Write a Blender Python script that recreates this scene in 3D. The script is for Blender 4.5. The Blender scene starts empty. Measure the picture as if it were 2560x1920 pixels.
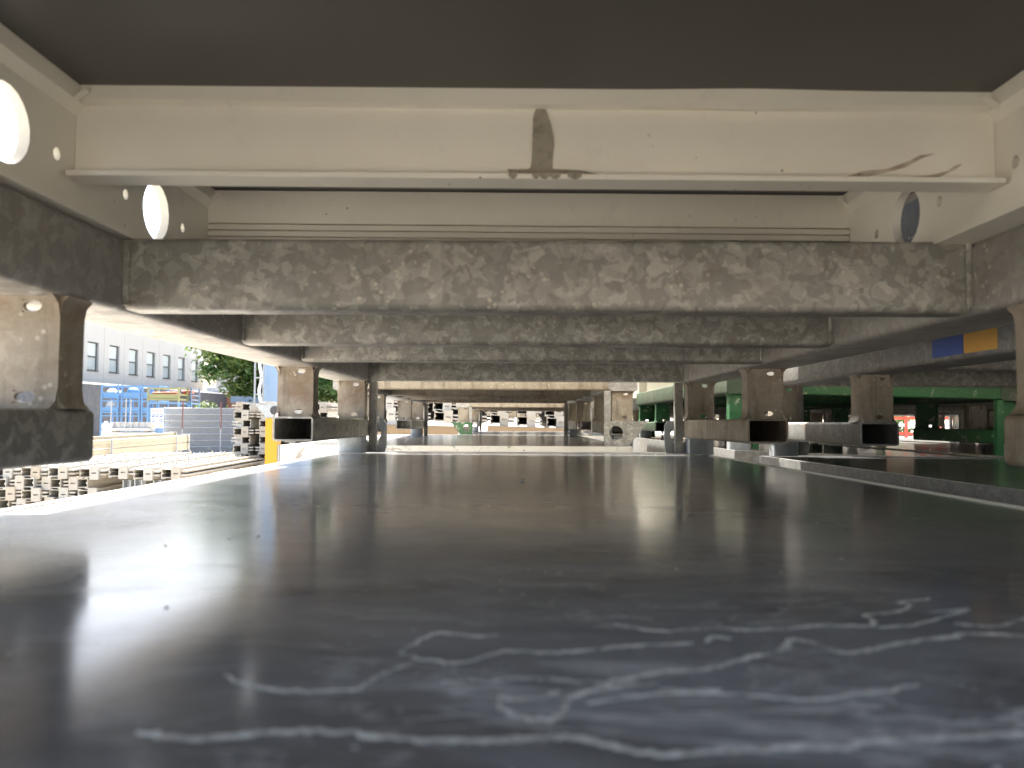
import bpy, math, random
from mathutils import Vector, Matrix, Euler
R = math.radians
random.seed(7)
S = bpy.context.scene
C = S.collection

# ------------------------------------------------------------------ camera, sky, sun, exposure
# camera at the origin, looking along +Y from the open end of a stack; metres
camd = bpy.data.cameras.new('camera'); cam = bpy.data.objects.new('camera', camd); C.objects.link(cam)
camd.sensor_width = 36; camd.lens = 27.0; camd.clip_start = 0.02; camd.clip_end = 2000
cam.location = (0, 0.008, 0)
cam.rotation_euler = (Matrix.Rotation(R(0.15), 3, 'Z') @ Matrix.Rotation(R(90 + 2.39), 3, 'X') @ Matrix.Rotation(R(0.28), 3, 'Z')).to_euler()
camd.dof.use_dof = True; camd.dof.focus_distance = 2.2; camd.dof.aperture_fstop = 10.5
S.camera = cam

SUN_TRAVEL = Vector((0.30, -0.50, -1.0)).normalized()
to_sun = -SUN_TRAVEL
sun_el = math.asin(to_sun.z)
world = bpy.data.worlds.new('World'); S.world = world; world.use_nodes = True
wn = world.node_tree.nodes; wl = world.node_tree.links
sky = wn.new('ShaderNodeTexSky'); sky.sky_type = 'NISHITA'; sky.sun_disc = False
sky.sun_elevation = sun_el
sky.sun_rotation = math.atan2(to_sun.x, to_sun.y)
sky.dust_density = 4.5; sky.air_density = 1.0; sky.ozone_density = 0.25
wn['Background'].inputs['Strength'].default_value = 0.13
wl.new(sky.outputs[0], wn['Background'].inputs['Color'])
sd = bpy.data.lights.new('sun', 'SUN'); so = bpy.data.objects.new('sun', sd); C.objects.link(so)
sd.energy = 4.1; sd.angle = R(0.53); sd.color = (1.0, 0.95, 0.87)
so.rotation_euler = SUN_TRAVEL.to_track_quat('-Z', 'Y').to_euler(); so.location = (0, 0, 30)
S.view_settings.view_transform = 'Standard'; S.view_settings.look = 'None'
S.view_settings.exposure = 2.4; S.view_settings.gamma = 1; S.view_settings.use_curve_mapping = False
S.render.engine = 'CYCLES'
S.cycles.max_bounces = 12; S.cycles.diffuse_bounces = 8; S.cycles.glossy_bounces = 6
S.cycles.sample_clamp_indirect = 8

GROUND = -1.36

# ------------------------------------------------------------------ materials
class NT:
    def __init__(s, name):
        s.m = bpy.data.materials.new(name); s.m.use_nodes = True
        s.t = s.m.node_tree; s.n = s.t.nodes; s.b = s.n['Principled BSDF']
        s.co = s.n.new('ShaderNodeTexCoord').outputs['Object']
        s.rnd = s.n.new('ShaderNodeObjectInfo').outputs['Random']
    def link(s, a, b): s.t.links.new(a, b)
    def map(s, scale=(1, 1, 1), offset_random=True):
        mp = s.n.new('ShaderNodeMapping'); s.link(s.co, mp.inputs[0]); mp.inputs['Scale'].default_value = scale
        if offset_random:
            mu = s.n.new('ShaderNodeMath'); mu.operation = 'MULTIPLY'; s.link(s.rnd, mu.inputs[0]); mu.inputs[1].default_value = 37.0
            cb = s.n.new('ShaderNodeCombineXYZ')
            for i in range(3): s.link(mu.outputs[0], cb.inputs[i])
            s.link(cb.outputs[0], mp.inputs['Location'])
        return mp.outputs[0]
    def noise(s, vec, scale, detail=4, rough=.55, dist=0):
        x = s.n.new('ShaderNodeTexNoise'); s.link(vec, x.inputs['Vector'])
        x.inputs['Scale'].default_value = scale; x.inputs['Detail'].default_value = detail
        x.inputs['Roughness'].default_value = rough; x.inputs['Distortion'].default_value = dist
        return x.outputs['Fac']
    def voro(s, vec, scale, out='Color', rnd=1.0):
        x = s.n.new('ShaderNodeTexVoronoi'); s.link(vec, x.inputs['Vector']); x.inputs['Scale'].default_value = scale
        x.inputs['Randomness'].default_value = rnd
        return x.outputs[out]
    def ramp(s, fac, stops):
        x = s.n.new('ShaderNodeValToRGB'); s.link(fac, x.inputs[0])
        e = x.color_ramp.elements
        while len(e) < len(stops): e.new(.5)
        for el, (p, c) in zip(e, stops):
            el.position = p; el.color = (c, c, c, 1) if not hasattr(c, '__len__') else (*c, 1)
        return x.outputs[0]
    def mix(s, fac, a, b, mode='MIX'):
        x = s.n.new('ShaderNodeMix'); x.data_type = 'RGBA'; x.blend_type = mode
        for sock, val in ((x.inputs[0], fac), (x.inputs[6], a), (x.inputs[7], b)):
            if hasattr(val, 'is_linked'): s.link(val, sock)
            elif hasattr(val, '__len__'): sock.default_value = (*val, 1)
            else: sock.default_value = val
        return x.outputs[2]
    def math(s, op, a, b=0.0):
        x = s.n.new('ShaderNodeMath'); x.operation = op
        for i, v in enumerate((a, b)):
            if hasattr(v, 'is_linked'): s.link(v, x.inputs[i])
            else: x.inputs[i].default_value = v
        return x.outputs[0]
    def set(s, color=None, rough=None, metal=None, spec=None):
        for key, v in (('Base Color', color), ('Roughness', rough), ('Metallic', metal), ('Specular IOR Level', spec)):
            if v is None: continue
            if hasattr(v, 'is_linked'): s.link(v, s.b.inputs[key])
            elif hasattr(v, '__len__'): s.b.inputs[key].default_value = (*v, 1)
            else: s.b.inputs[key].default_value = v
        return s
    def bump(s, h, strength=.3, dist=.002):
        x = s.n.new('ShaderNodeBump'); s.link(h, x.inputs['Height']); x.inputs['Strength'].default_value = strength
        x.inputs['Distance'].default_value = dist; s.link(x.outputs[0], s.b.inputs['Normal'])
        return s

M = {}
def galv(name, a, b, rust=(.16, .085, .045), spangle=1.0, rust_at=.62, metal=.35, rough=.5, streak=.15):
    t = NT(name); v = t.map(); v2 = t.map((1, 1, 1))
    wob = t.n.new('ShaderNodeVectorMath'); wob.operation = 'MULTIPLY_ADD'
    nz = t.n.new('ShaderNodeTexNoise'); t.link(v, nz.inputs['Vector']); nz.inputs['Scale'].default_value = 60; nz.inputs['Detail'].default_value = 3
    t.link(nz.outputs['Color'], wob.inputs[0]); wob.inputs[1].default_value = (.03, .03, .03); t.link(v, wob.inputs[2])
    cells = t.voro(wob.outputs[0], 125, 'Color'); big = t.voro(wob.outputs[0], 66, 'Color')
    cs = t.n.new('ShaderNodeSeparateColor'); t.link(cells, cs.inputs[0])
    bs = t.n.new('ShaderNodeSeparateColor'); t.link(big, bs.inputs[0])
    f = t.math('ADD', t.math('MULTIPLY', t.ramp(cs.outputs[0], [(.45, 0.), (.9, 1.)]), .55 * spangle), t.math('MULTIPLY', t.ramp(bs.outputs[1], [(.5, 0.), (.85, 1.)]), .45 * spangle))
    col = t.mix(f, a, b)
    col = t.mix(t.ramp(t.noise(v, 5, 6, .6), [(.45, 0.), (.8, .45)]), col, (.23, .195, .15))
    col = t.mix(t.ramp(t.noise(v, 9, 8, .65), [(rust_at, 0.), (rust_at + .13, .75)]), col, rust)
    col = t.mix(t.ramp(t.noise(t.map((34, 34, 5)), 1.6, 6, .68), [(.5, 0.), (.72, streak)]), col, (.085, .07, .05))
    specks = t.ramp(t.voro(v, 105, 'Distance'), [(.16, 1.), (.26, 0.)])
    thin = t.ramp(t.noise(v, 14, 2), [(.55, 0.), (.62, 1.)])
    col = t.mix(t.math('MULTIPLY', t.math('MULTIPLY', specks, thin), .8), col, (.55, .5, .42))
    t.set(col, t.ramp(t.noise(v, 30, 4), [(.3, rough - .1), (.7, rough + .15)]), metal)
    t.bump(t.math('ADD', t.noise(v, 120, 6, .7), t.math('MULTIPLY', t.math('MULTIPLY', specks, thin), 2.0)), .3, .0014)
    M[name] = t.m
galv('galvanised', (.245, .240, .215), (.475, .462, .415), metal=.15, rough=.46)
galv('galvanised_rusty', (.30, .26, .20), (.43, .38, .30), rust=(.17, .105, .065), rust_at=.52, spangle=.5, metal=.1, streak=.7)
galv('galvanised_rail', (.26, .25, .23), (.41, .395, .365), rust_at=.66, spangle=.8, metal=.12)
galv('shaded_frame', (.085, .09, .09), (.13, .135, .135), rust_at=.7, spangle=.4, metal=.1)  # white panel frames darkened to stand in for shade in the gap
galv('galvanised_grey', (.20, .20, .195), (.33, .33, .32), rust_at=.6, spangle=.8, metal=.2)
galv('galvanised_fresh', (.34, .37, .39), (.46, .49, .51), rust_at=.8, spangle=.6)

def paint(name, col, rough=.4, dirt=(.25, .2, .14), amt=.35, chip=None, spot=True, bumpy=None, var=0.0):
    t = NT(name); v = t.map()
    c = t.mix(t.ramp(t.noise(v, 3.5, 7, .62), [(.42, 0.), (.8, amt)]), col, dirt)
    c = t.mix(t.ramp(t.noise(v, 22, 6, .7), [(.6, 0.), (.75, amt * .8)]), c, dirt)
    if var:
        c = t.mix(t.math('MULTIPLY', t.rnd, var), c, (.33, .25, .15), 'MIX')
    if spot:
        sp = t.ramp(t.voro(v, 70, 'Distance'), [(.04, 1.), (.09, 0.)])
        gate = t.ramp(t.noise(v, 6, 2), [(.55, 0.), (.6, 1.)])
        c = t.mix(t.math('MULTIPLY', sp, gate), c, (.12, .1, .08))
    if chip is not None:
        c = t.mix(t.ramp(t.noise(v, 16, 8, .72, .6), [(.57, 0.), (.62, 1.)]), c, chip)
    t.set(c, t.ramp(t.noise(v, 8, 3), [(.3, rough - .08), (.7, rough + .12)]))
    if bumpy: t.bump(t.noise(t.map((1, 3, 3)), bumpy[0], 5, .65, 1.2), bumpy[1], .004)
    else: t.bump(t.noise(v, 60, 4), .08, .001)
    M[name] = t.m
paint('white_paint', (.83, .80, .70), .36, amt=.2)
paint('white_dirty', (.66, .64, .58), .5, amt=.55, chip=(.3, .28, .25))
paint('beam_white', (.40, .39, .35), .45, amt=.4, var=.5)
paint('beam_cream', (.46, .39, .26), .5, amt=.3, spot=False)
paint('green_paint', (.010, .095, .027), .42, dirt=(.1, .13, .07), amt=.5, chip=(.27, .29, .22), bumpy=(60, .8))
paint('green_worn_shaded', (.020, .048, .022), .5, dirt=(.07, .068, .05), amt=.85, chip=(.09, .085, .068), bumpy=(40, .3))  # worn green, darkened further to stand in for dim light on the rails
paint('yellow_paint', (.58, .285, .008), .4, amt=.12, dirt=(.4, .28, .1), spot=False)
paint('blue_crate', (.13, .31, .56), .45, amt=.4, chip=(.2, .2, .2), var=.0, spot=False)
paint('olive_crate', (.28, .29, .13), .5, amt=.4, spot=False)
paint('pale_blue', (.25, .36, .50), .5, amt=.15, spot=False)
paint('steel_blue', (.17, .24, .34), .45, amt=.3, spot=False)
paint('fence_grey', (.32, .34, .36), .45, amt=.3, spot=False)
paint('dark_wall', (.06, .068, .082), .7, amt=.3, spot=False)
paint('facade', (.41, .405, .375), .8, amt=.10, dirt=(.45, .43, .38), spot=False)
paint('concrete', (.42, .42, .40), .85, amt=.4, spot=False)
paint('sack_white', (.75, .75, .74), .7, amt=.15, spot=False)
paint('red_tube', (.42, .09, .035), .5, amt=.3, spot=False)
paint('red_brown', (.17, .05, .05), .5, amt=.3, spot=False)
paint('red_paint', (.6, .06, .03), .45, amt=.15, spot=False)
paint('white_plain', (.78, .78, .78), .5, amt=.05, spot=False)
paint('blue_tape', (.02, .07, .32), .45, amt=.1, spot=False)
paint('yellow_tape', (.62, .33, .04), .45, amt=.2, spot=False)
paint('sign_blue', (.02, .08, .35), .5, amt=.0, spot=False)
paint('sign_yellow', (.75, .5, .03), .5, amt=.0, spot=False)
paint('sign_grey', (.35, .35, .37), .5, amt=.0, spot=False)
paint('frame_dark', (.05, .055, .06), .4, amt=.1, spot=False)
paint('debris_pale', (.5, .47, .42), .8, amt=.3, spot=False)
paint('roof_red', (.3, .12, .08), .8, amt=.3, spot=False)

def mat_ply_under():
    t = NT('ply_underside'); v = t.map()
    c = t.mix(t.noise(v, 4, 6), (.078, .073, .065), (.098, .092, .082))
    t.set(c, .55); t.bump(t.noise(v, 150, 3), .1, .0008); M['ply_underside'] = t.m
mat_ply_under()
def mat_deck(nm='deck_face', k=1.0):
    t = NT(nm); v = t.map(offset_random=False)
    c = t.mix(t.noise(v, 3, 6), (.265, .268, .272), (.310, .313, .317))
    sx = t.n.new('ShaderNodeSeparateXYZ'); t.link(t.co, sx.inputs[0])
    near = t.ramp(t.math('ADD', sx.outputs['Y'], t.math('MULTIPLY', t.noise(v, 5, 4), .22)), [(.40, 1.), (.62, 0.)])   # near end of the sheet: darker, and where the cement marks lie
    c = t.mix(t.math('MULTIPLY', near, .62), c, (.095, .092, .087))
    side = t.ramp(t.math('ADD', t.math('ADD', sx.outputs['X'], .5), t.math('MULTIPLY', t.noise(v, 9, 3), .15)), [(.44, .12), (.66, 1.)])   # mostly in the middle and to the right
    film = t.ramp(t.noise(t.map((1.0, 1.5, 1), False), 7, 6, .6, .5), [(.50, 0.), (.74, .3)])
    c = t.mix(film, c, (.31, .31, .305))
    dark = t.ramp(t.noise(t.map((.7, 1.5, 1), False), 8, 5, .6, .8), [(.44, 0.), (.62, .75)])
    c = t.mix(t.math('MULTIPLY', dark, near), c, (.055, .053, .05))
    # dried slurry veins: thin ridges where a noise field crosses its middle value
    for sc, st, seed in ((7.5, (.55, 1.7, 1), .0), (13, (.6, 1.9, 1), 4.0), (26, (.7, 1.5, 1), 9.0)):
        mp = t.map(st, False); n_ = t.noise(mp, sc, 5, .62, .7)
        ridge = t.ramp(t.math('ABSOLUTE', t.math('SUBTRACT', n_, .5 + seed * .004)), [(.004, 1.), (.020, 0.)])
        gate = t.ramp(t.noise(t.map((1, 1, 1), False), 4 + sc * .5, 3), [(.46, 0.), (.64, .75)])
        c = t.mix(t.math('MULTIPLY', t.math('MULTIPLY', t.math('MULTIPLY', ridge, gate), near), side), c, (.44, .43, .40))
    haze_ = t.ramp(t.noise(t.map((.8, 1.6, 1), False), 11, 7, .7, .6), [(.52, 0.), (.76, .42)])
    c = t.mix(t.math('MULTIPLY', t.math('MULTIPLY', haze_, near), side), c, (.34, .335, .315))
    spots = t.math('MULTIPLY', t.ramp(t.voro(v, 95, 'Distance'), [(.06, 1.), (.12, 0.)]), t.ramp(t.noise(v, 11, 2), [(.52, 0.), (.60, 1.)]))
    c = t.mix(spots, c, (.5, .5, .47))
    c = t.mix(t.ramp(t.noise(v, 45, 6, .7), [(.42, .0), (.75, .25)]), c, (.09, .09, .09))
    grit = t.math('MULTIPLY', t.ramp(t.voro(v, 150, 'Distance'), [(.10, 1.), (.2, 0.)]), t.ramp(t.noise(v, 5, 3), [(.52, 0.), (.7, .7)]))
    c = t.mix(t.math('MULTIPLY', grit, .5), c, (.06, .06, .06))
    rg = t.ramp(t.noise(v, 16, 6, .6), [(.3, .12), (.7, .18)])
    rg = t.math('ADD', rg, t.math('MULTIPLY', t.math('MULTIPLY', haze_, near), .22))
    t.set(c, rg, 0, .2)
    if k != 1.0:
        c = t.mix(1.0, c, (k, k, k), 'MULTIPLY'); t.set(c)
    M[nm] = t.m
mat_deck(); mat_deck('deck_shaded', .33)  # second copy darkened to stand in for shade under the right-hand stacks
def mat_simple(name, a, b, scale, rough, bump=None, detail=6):
    t = NT(name); v = t.map()
    t.set(t.mix(t.noise(v, scale, detail, .65), a, b), rough)
    if bump: t.bump(t.noise(v, bump[0], 6, .65), bump[1], bump[2])
    M[name] = t.m
mat_simple('ground', (.38, .345, .29), (.50, .46, .395), 1.2, .9, (18, .5, .02), 10)
mat_simple('timber', (.20, .135, .07), (.31, .22, .125), 9, .75, (60, .4, .003))
mat_simple('bark', (.10, .075, .05), (.17, .13, .09), 8, .9, (20, .6, .02))
mat_simple('cement', (.21, .195, .15), (.29, .27, .215), 30, .85, (140, .4, .002))
mat_simple('rust_smear', (.34, .19, .10), (.48, .38, .26), 40, .7)
mat_simple('glass', (.30, .35, .35), (.36, .41, .41), .3, .04)
mat_simple('blind', (.45, .50, .48), (.5, .55, .52), 3, .25)
mat_simple('hollow_dark', (.03, .03, .035), (.06, .06, .065), 8, .6)  # near-black in place of shade inside beam channels and the lug eye
def mat_leaf(name, a, b):
    t = NT(name); g = t.n.new('ShaderNodeNewGeometry')
    c = t.mix(g.outputs['Random Per Island'], a, b)
    t.set(c, .5)
    tr = t.n.new('ShaderNodeBsdfTranslucent'); t.link(t.mix(.5, c, (.10, .16, .02)), tr.inputs['Color'])
    mx = t.n.new('ShaderNodeMixShader'); mx.inputs[0].default_value = .3
    t.link(t.b.outputs[0], mx.inputs[1]); t.link(tr.outputs[0], mx.inputs[2])
    t.link(mx.outputs[0], t.n['Material Output'].inputs['Surface'])
    M[name] = t.m
mat_leaf('leaf', (.045, .115, .035), (.12, .21, .07))
mat_leaf('leaf_light', (.07, .13, .03), (.13, .19, .05))
def mat_film(name, a, b, scale, lo, hi, cap):
    t = NT(name); v = t.map(offset_random=False)
    t.set(t.mix(t.noise(v, 25, 5, .65), a, b), .85)
    tp = t.n.new('ShaderNodeBsdfTransparent'); mx = t.n.new('ShaderNodeMixShader')
    t.link(t.ramp(t.noise(v, scale, 6, .7), [(lo, .12), (hi, cap)]), mx.inputs[0])
    t.link(tp.outputs[0], mx.inputs[1]); t.link(t.b.outputs[0], mx.inputs[2])
    t.link(mx.outputs[0], t.n['Material Output'].inputs['Surface']); M[name] = t.m
mat_film('cement_film', (.32, .29, .225), (.42, .385, .305), 60, .22, .5, .88)
mat_film('rust_film', (.36, .2, .11), (.46, .36, .24), 70, .35, .7, .42)
def mat_trail():
    t = NT('cement_trail'); v = t.map(offset_random=False)
    t.set((.56, .52, .44), .85)
    tp = t.n.new('ShaderNodeBsdfTransparent'); mx = t.n.new('ShaderNodeMixShader')
    t.link(t.ramp(t.noise(v, 75, 6, .7), [(.30, .12), (.60, .9)]), mx.inputs[0])
    t.link(tp.outputs[0], mx.inputs[1]); t.link(t.b.outputs[0], mx.inputs[2])
    t.link(mx.outputs[0], t.n['Material Output'].inputs['Surface']); M['cement_trail'] = t.m
mat_trail()

# ------------------------------------------------------------------ mesh builder
class MB:
    def __init__(s): s.v = []; s.f = []
    def add(s, vs, fs):
        o = len(s.v); s.v += [tuple(p) for p in vs]; s.f += [tuple(i + o for i in f) for f in fs]; return s
    def box(s, x0, x1, y0, y1, z0, z1):
        return s.add([(x, y, z) for z in (z0, z1) for y in (y0, y1) for x in (x0, x1)],
                     [(0, 2, 3, 1), (4, 5, 7, 6), (0, 1, 5, 4), (2, 6, 7, 3), (0, 4, 6, 2), (1, 3, 7, 5)])
    @staticmethod
    def _p(ax, a, u, w):      # axis order: x -> (a,u,w) with u=y,w=z; y -> (u,a,w); z -> (u,w,a)
        return (a, u, w) if ax == 'x' else (u, a, w) if ax == 'y' else (u, w, a)
    def prism(s, poly, ax, a0, a1):
        n = len(poly)
        vs = [s._p(ax, a0, u, w) for u, w in poly] + [s._p(ax, a1, u, w) for u, w in poly]
        fs = [tuple(range(n)), tuple(range(2 * n - 1, n - 1, -1))] + [(i, i + n, (i + 1) % n + n, (i + 1) % n) for i in range(n)]
        return s.add(vs, fs)
    @staticmethod
    def rrect(u0, u1, w0, w1, r, n=3):
        out = []
        for cu, cw, a in ((u1 - r, w1 - r, 0), (u0 + r, w1 - r, 90), (u0 + r, w0 + r, 180), (u1 - r, w0 + r, 270)):
            for k in range(n + 1):
                t = R(a + 90 * k / n); out.append((cu + r * math.cos(t), cw + r * math.sin(t)))
        return out
    def tube(s, ax, a0, a1, u0, u1, w0, w1, r=.006, t=None):
        o = s.rrect(u0, u1, w0, w1, r)
        if t is None: return s.prism(o, ax, a0, a1)
        i = s.rrect(u0 + t, u1 - t, w0 + t, w1 - t, max(r - t, .001)); n = len(o)
        vs = [s._p(ax, a, u, w) for a in (a0, a1) for ring in (o, i) for u, w in ring]
        fs = []
        for k in range(n):
            j = (k + 1) % n
            fs += [(k, j, n + j, n + k), (2 * n + k, 3 * n + k, 3 * n + j, 2 * n + j), (k, 2 * n + k, 2 * n + j, j), (n + k, n + j, 3 * n + j, 3 * n + k)]
        return s.add(vs, fs)
    def plate(s, ax, a0, a1, u0, u1, w0, w1, holes, n=20):
        """plate normal to ax between a0 and a1, with round holes (cu, cw, ru, rw)"""
        hs = sorted(holes); cur = u0
        def pb(ua, ub, wa, wb):
            if ub - ua > 1e-5 and wb - wa > 1e-5:
                p = [s._p(ax, a, u, w) for a in (a0, a1) for u, w in ((ua, wa), (ub, wa), (ub, wb), (ua, wb))]
                s.add(p, [(0, 1, 2, 3), (7, 6, 5, 4), (0, 4, 5, 1), (1, 5, 6, 2), (2, 6, 7, 3), (3, 7, 4, 0)])
        for cu, cw, ru, rw in hs:
            qa, qb = ru * 1.12, rw * 1.12
            pb(cur, cu - qa, w0, w1); cur = cu + qa
            pb(cu - qa, cu + qa, w0, cw - qb); pb(cu - qa, cu + qa, cw + qb, w1)
            rin = []; rout = []
            for k in range(n):
                t = 2 * math.pi * (k + .5) / n; c, q = math.cos(t), math.sin(t)
                m = max(abs(c), abs(q)); rin.append((cu + ru * c, cw + rw * q)); rout.append((cu + qa * c / m, cw + qb * q / m))
            vs = [s._p(ax, a, u, w) for a in (a0, a1) for ring in (rout, rin) for u, w in ring]
            fs = []
            for k in range(n):
                j = (k + 1) % n
                fs += [(k, j, n + j, n + k), (2 * n + k, 3 * n + k, 3 * n + j, 2 * n + j), (n + k, n + j, 3 * n + j, 3 * n + k)]
            s.add(vs, fs)
        pb(cur, u1, w0, w1); return s
    def cyl(s, p0, p1, r0, r1=None, n=8):
        r1 = r0 if r1 is None else r1
        p0, p1 = Vector(p0), Vector(p1); q = (p1 - p0).to_track_quat('Z', 'Y')
        vs = [p + q @ Vector((r * math.cos(2 * math.pi * k / n), r * math.sin(2 * math.pi * k / n), 0)) for p, r in ((p0, r0), (p1, r1)) for k in range(n)]
        return s.add(vs, [tuple(range(n))[::-1], tuple(range(n, 2 * n))] + [(k, (k + 1) % n, (k + 1) % n + n, k + n) for k in range(n)])
    def build(s, name, mat, parent=None, smooth=True, loc=None):
        me = bpy.data.meshes.new(name); me.from_pydata(s.v, [], s.f); me.validate()
        import bmesh
        bm = bmesh.new(); bm.from_mesh(me); bmesh.ops.recalc_face_normals(bm, faces=bm.faces[:]); bm.to_mesh(me); bm.free()
        me.materials.append(M[mat])
        if smooth:
            me.shade_smooth(); me.set_sharp_from_angle(angle=R(35))
        o = bpy.data.objects.new(name, me); C.objects.link(o)
        if parent is not None: o.parent = parent
        if loc is not None: o.location = loc
        return o
def tag(o, label=None, cat=None, group=None, kind=None):
    if label: o['label'] = label
    if cat: o['category'] = cat
    if group: o['group'] = group
    if kind: o['kind'] = kind
    elif cat: o['kind'] = 'thing'
    return o
def thing(name, label, cat, loc=(0, 0, 0), rot=(0, 0, 0), group=None):
    o = bpy.data.objects.new(name, None); o.empty_display_size = .1; C.objects.link(o)
    o.location = loc; o.rotation_euler = rot
    return tag(o, label, cat, group)
def dup(root, loc=None, rot=None, label=None, group=None):
    r = root.copy(); C.objects.link(r)
    if loc is not None: r.location = loc
    if rot is not None: r.rotation_euler = rot
    if label: r['label'] = label
    if group: r['group'] = group
    for ch in KIDS(root):
        c = ch.copy(); C.objects.link(c); c.parent = r
        for g in KIDS(ch):
            d = g.copy(); C.objects.link(d); d.parent = c
    return r
def KIDS(o): return [c for c in bpy.data.objects if c.parent is o]
def ordinal(n): return ['first', 'second', 'third', 'fourth', 'fifth', 'sixth', 'seventh', 'eighth', 'ninth', 'tenth', 'eleventh', 'twelfth', 'thirteenth', 'fourteenth'][n]
def at(sx, sy, D):          # a point D metres ahead, for far things placed by eye against the horizon
    return Vector(((sx - 1285) / 1920 * D, D, (1040 - sy) / 1920 * D))

# ------------------------------------------------------------------ ground
g = MB()
ys = [-300, 0, 7, 600]; zs = [GROUND, GROUND, GROUND - .06, GROUND - .06]
for i in range(3):
    g.add([(-400, ys[i], zs[i]), (400, ys[i], zs[i]), (400, ys[i + 1], zs[i + 1]), (-400, ys[i + 1], zs[i + 1])], [(0, 1, 2, 3)])
tag(g.build('ground', 'ground', smooth=False), 'pale dusty concrete yard surface', kind='structure')

# ------------------------------------------------------------------ stacking pallets
IW = .770; HI = IW / 2; RW = .086; PL = 1.805
BARS = [0, .58, .885, 1.165, 1.765]
def pallet(label, loc, rot=(0, 0, 0), mats=('galvanised', 'galvanised_rusty', 'galvanised'), group='stacking pallets in the yard', lugs=(), guides=True):
    t = thing('stacking_pallet', label, 'stacking pallet', loc, rot, group)
    gm, pm, bm_ = mats; rm_ = 'galvanised_rail' if gm == 'galvanised' else gm
    for s in (-1, 1):
        a, b = sorted((s * HI, s * (HI + RW)))
        MB().tube('y', 0, PL, a, b, .135, .201, .007).build('side_rail', rm_, t)
    for y in BARS:
        b = MB().tube('x', -HI, HI, y + .002, y + .040, .137, .203, .006).build('cross_bar', bm_, t)
        for s in (-1, 1):
            MB().cyl((s * (HI - .002), y - .0005, .14), (s * (HI - .002), y - .0005, .2), .0028, n=6).build('weld', gm, b)
    for s in (-1, 1):
        a, b = sorted((s * (HI + .004), s * (HI + .077)))
        for f0, f1 in ((0, .545), (1.265, PL)):
            MB().tube('y', f0, f1, a, b, 0, .0445, .006, .0035).build('skid', gm if s < 0 else pm, t)
            for k, y0 in enumerate((f0 + .012, f1 - .047)):
                p = MB(); a2, b2 = a + .004, b - .004
                hx = (a2 + b2) / 2 + .006
                p.plate('y', y0, y0 + .004, a2, b2, .0445, .09, [(hx, .054, .0085, .0045)], 14)
                p.plate('y', y0, y0 + .004, a2, b2, .09, .135, [(hx + .004, .127, .0075, .0045)], 14)
                for x0, x1 in ((a2, a2 + .004), (b2 - .004, b2)):
                    p.box(x0, x1, y0 + .004, y0 + .035, .0445, .135)
                # flared feet and heads of the pressed post
                for x0, sg in ((a2, -1), (b2, 1)):
                    for zz, up in ((.0445, 1), (.135, -1)):
                        p.prism([(x0, zz), (x0 + sg * .007, zz), (x0 + sg * .002, zz + up * .005), (x0, zz + up * .013)], 'y', y0, y0 + .035)
                for yy, sg in ((y0, -1), (y0 + .035, 1)):
                    for zz, up in ((.0445, 1), (.135, -1)):
                        for xa in (a2, b2 - .004):
                            p.prism([(yy, zz), (yy + sg * .011, zz), (yy + sg * .003, zz + up * .006), (yy, zz + up * .017)], 'x', xa, xa + .004)
                p.build('post', pm, t)
            # the socket below the outer end of each skid, that locates it on the panel beneath
            y0 = f0 + .008 if f0 < .5 else f1 - .05
            MB().tube('z', -.040, -.001, a + .006, b - .006, y0, y0 + .042, .004, .003).build('locating_socket', 'galvanised_fresh', t)
        if guides:
            for y0 in (0, PL - .018):
                xa, xb = sorted((s * (HI - .016), s * (HI + .003)))
                MB().box(xa, xb, y0, y0 + .018, -.036, .136).build('corner_guide', 'green_paint' if pm == 'green_paint' else 'galvanised_rail', t)
    for s, y0, mat in lugs:
        lug_part(t, s, y0, mat)
    return t
def lug_part(t, s, y0, mat):
    """flat stacking lug with a round eye, cut to a point on its outer side"""
    cx = s * (HI + (.028 if y0 < 1 else .010))
    P = [(-.048, .030), (-.040, .042), (.0, .043), (.05, .041), (.086, .043), (.05, -.008), (.030, -.026), (.026, -.040), (-.044, -.040), (-.048, -.02)]
    P = [(cx + s * u, w) for u, w in P]
    hole = [(cx + s * (-.012) + .022 * math.cos(2 * math.pi * k / 28), .006 + .022 * math.sin(2 * math.pi * k / 28)) for k in range(28)]
    b = MB(); n = len(P)
    import bmesh
    from mathutils.geometry import delaunay_2d_cdt
    pts = [Vector(p) for p in P] + [Vector(h) for h in hole]
    edges = [(i, (i + 1) % n) for i in range(n)] + [(n + k, n + (k + 1) % 28) for k in range(28)]
    vs, es, fs, _, _, _ = delaunay_2d_cdt(pts, edges, [], 1, 1e-6)
    hc = Vector((cx + s * (-.012), .006))
    fs = [f for f in fs if (sum((vs[i] for i in f), Vector((0, 0))) / len(f) - hc).length > .0208]
    m = len(vs)
    for y in (y0, y0 + .006): b.v += [(v.x, y, v.y) for v in vs]
    b.f += [tuple(f) for f in fs] + [tuple(i + m for i in reversed(f)) for f in fs]
    for loop, o in ((P, 0), (hole, n)):
        k_ = len(loop)
        for i in range(k_):
            p, q = loop[i], loop[(i + 1) % k_]
            b.add([(p[0], y0, p[1]), (q[0], y0, q[1]), (q[0], y0 + .006, q[1]), (p[0], y0 + .006, p[1])], [(0, 1, 2, 3)])
    return b.build('stacking_lug', mat, t, smooth=False)

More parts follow.
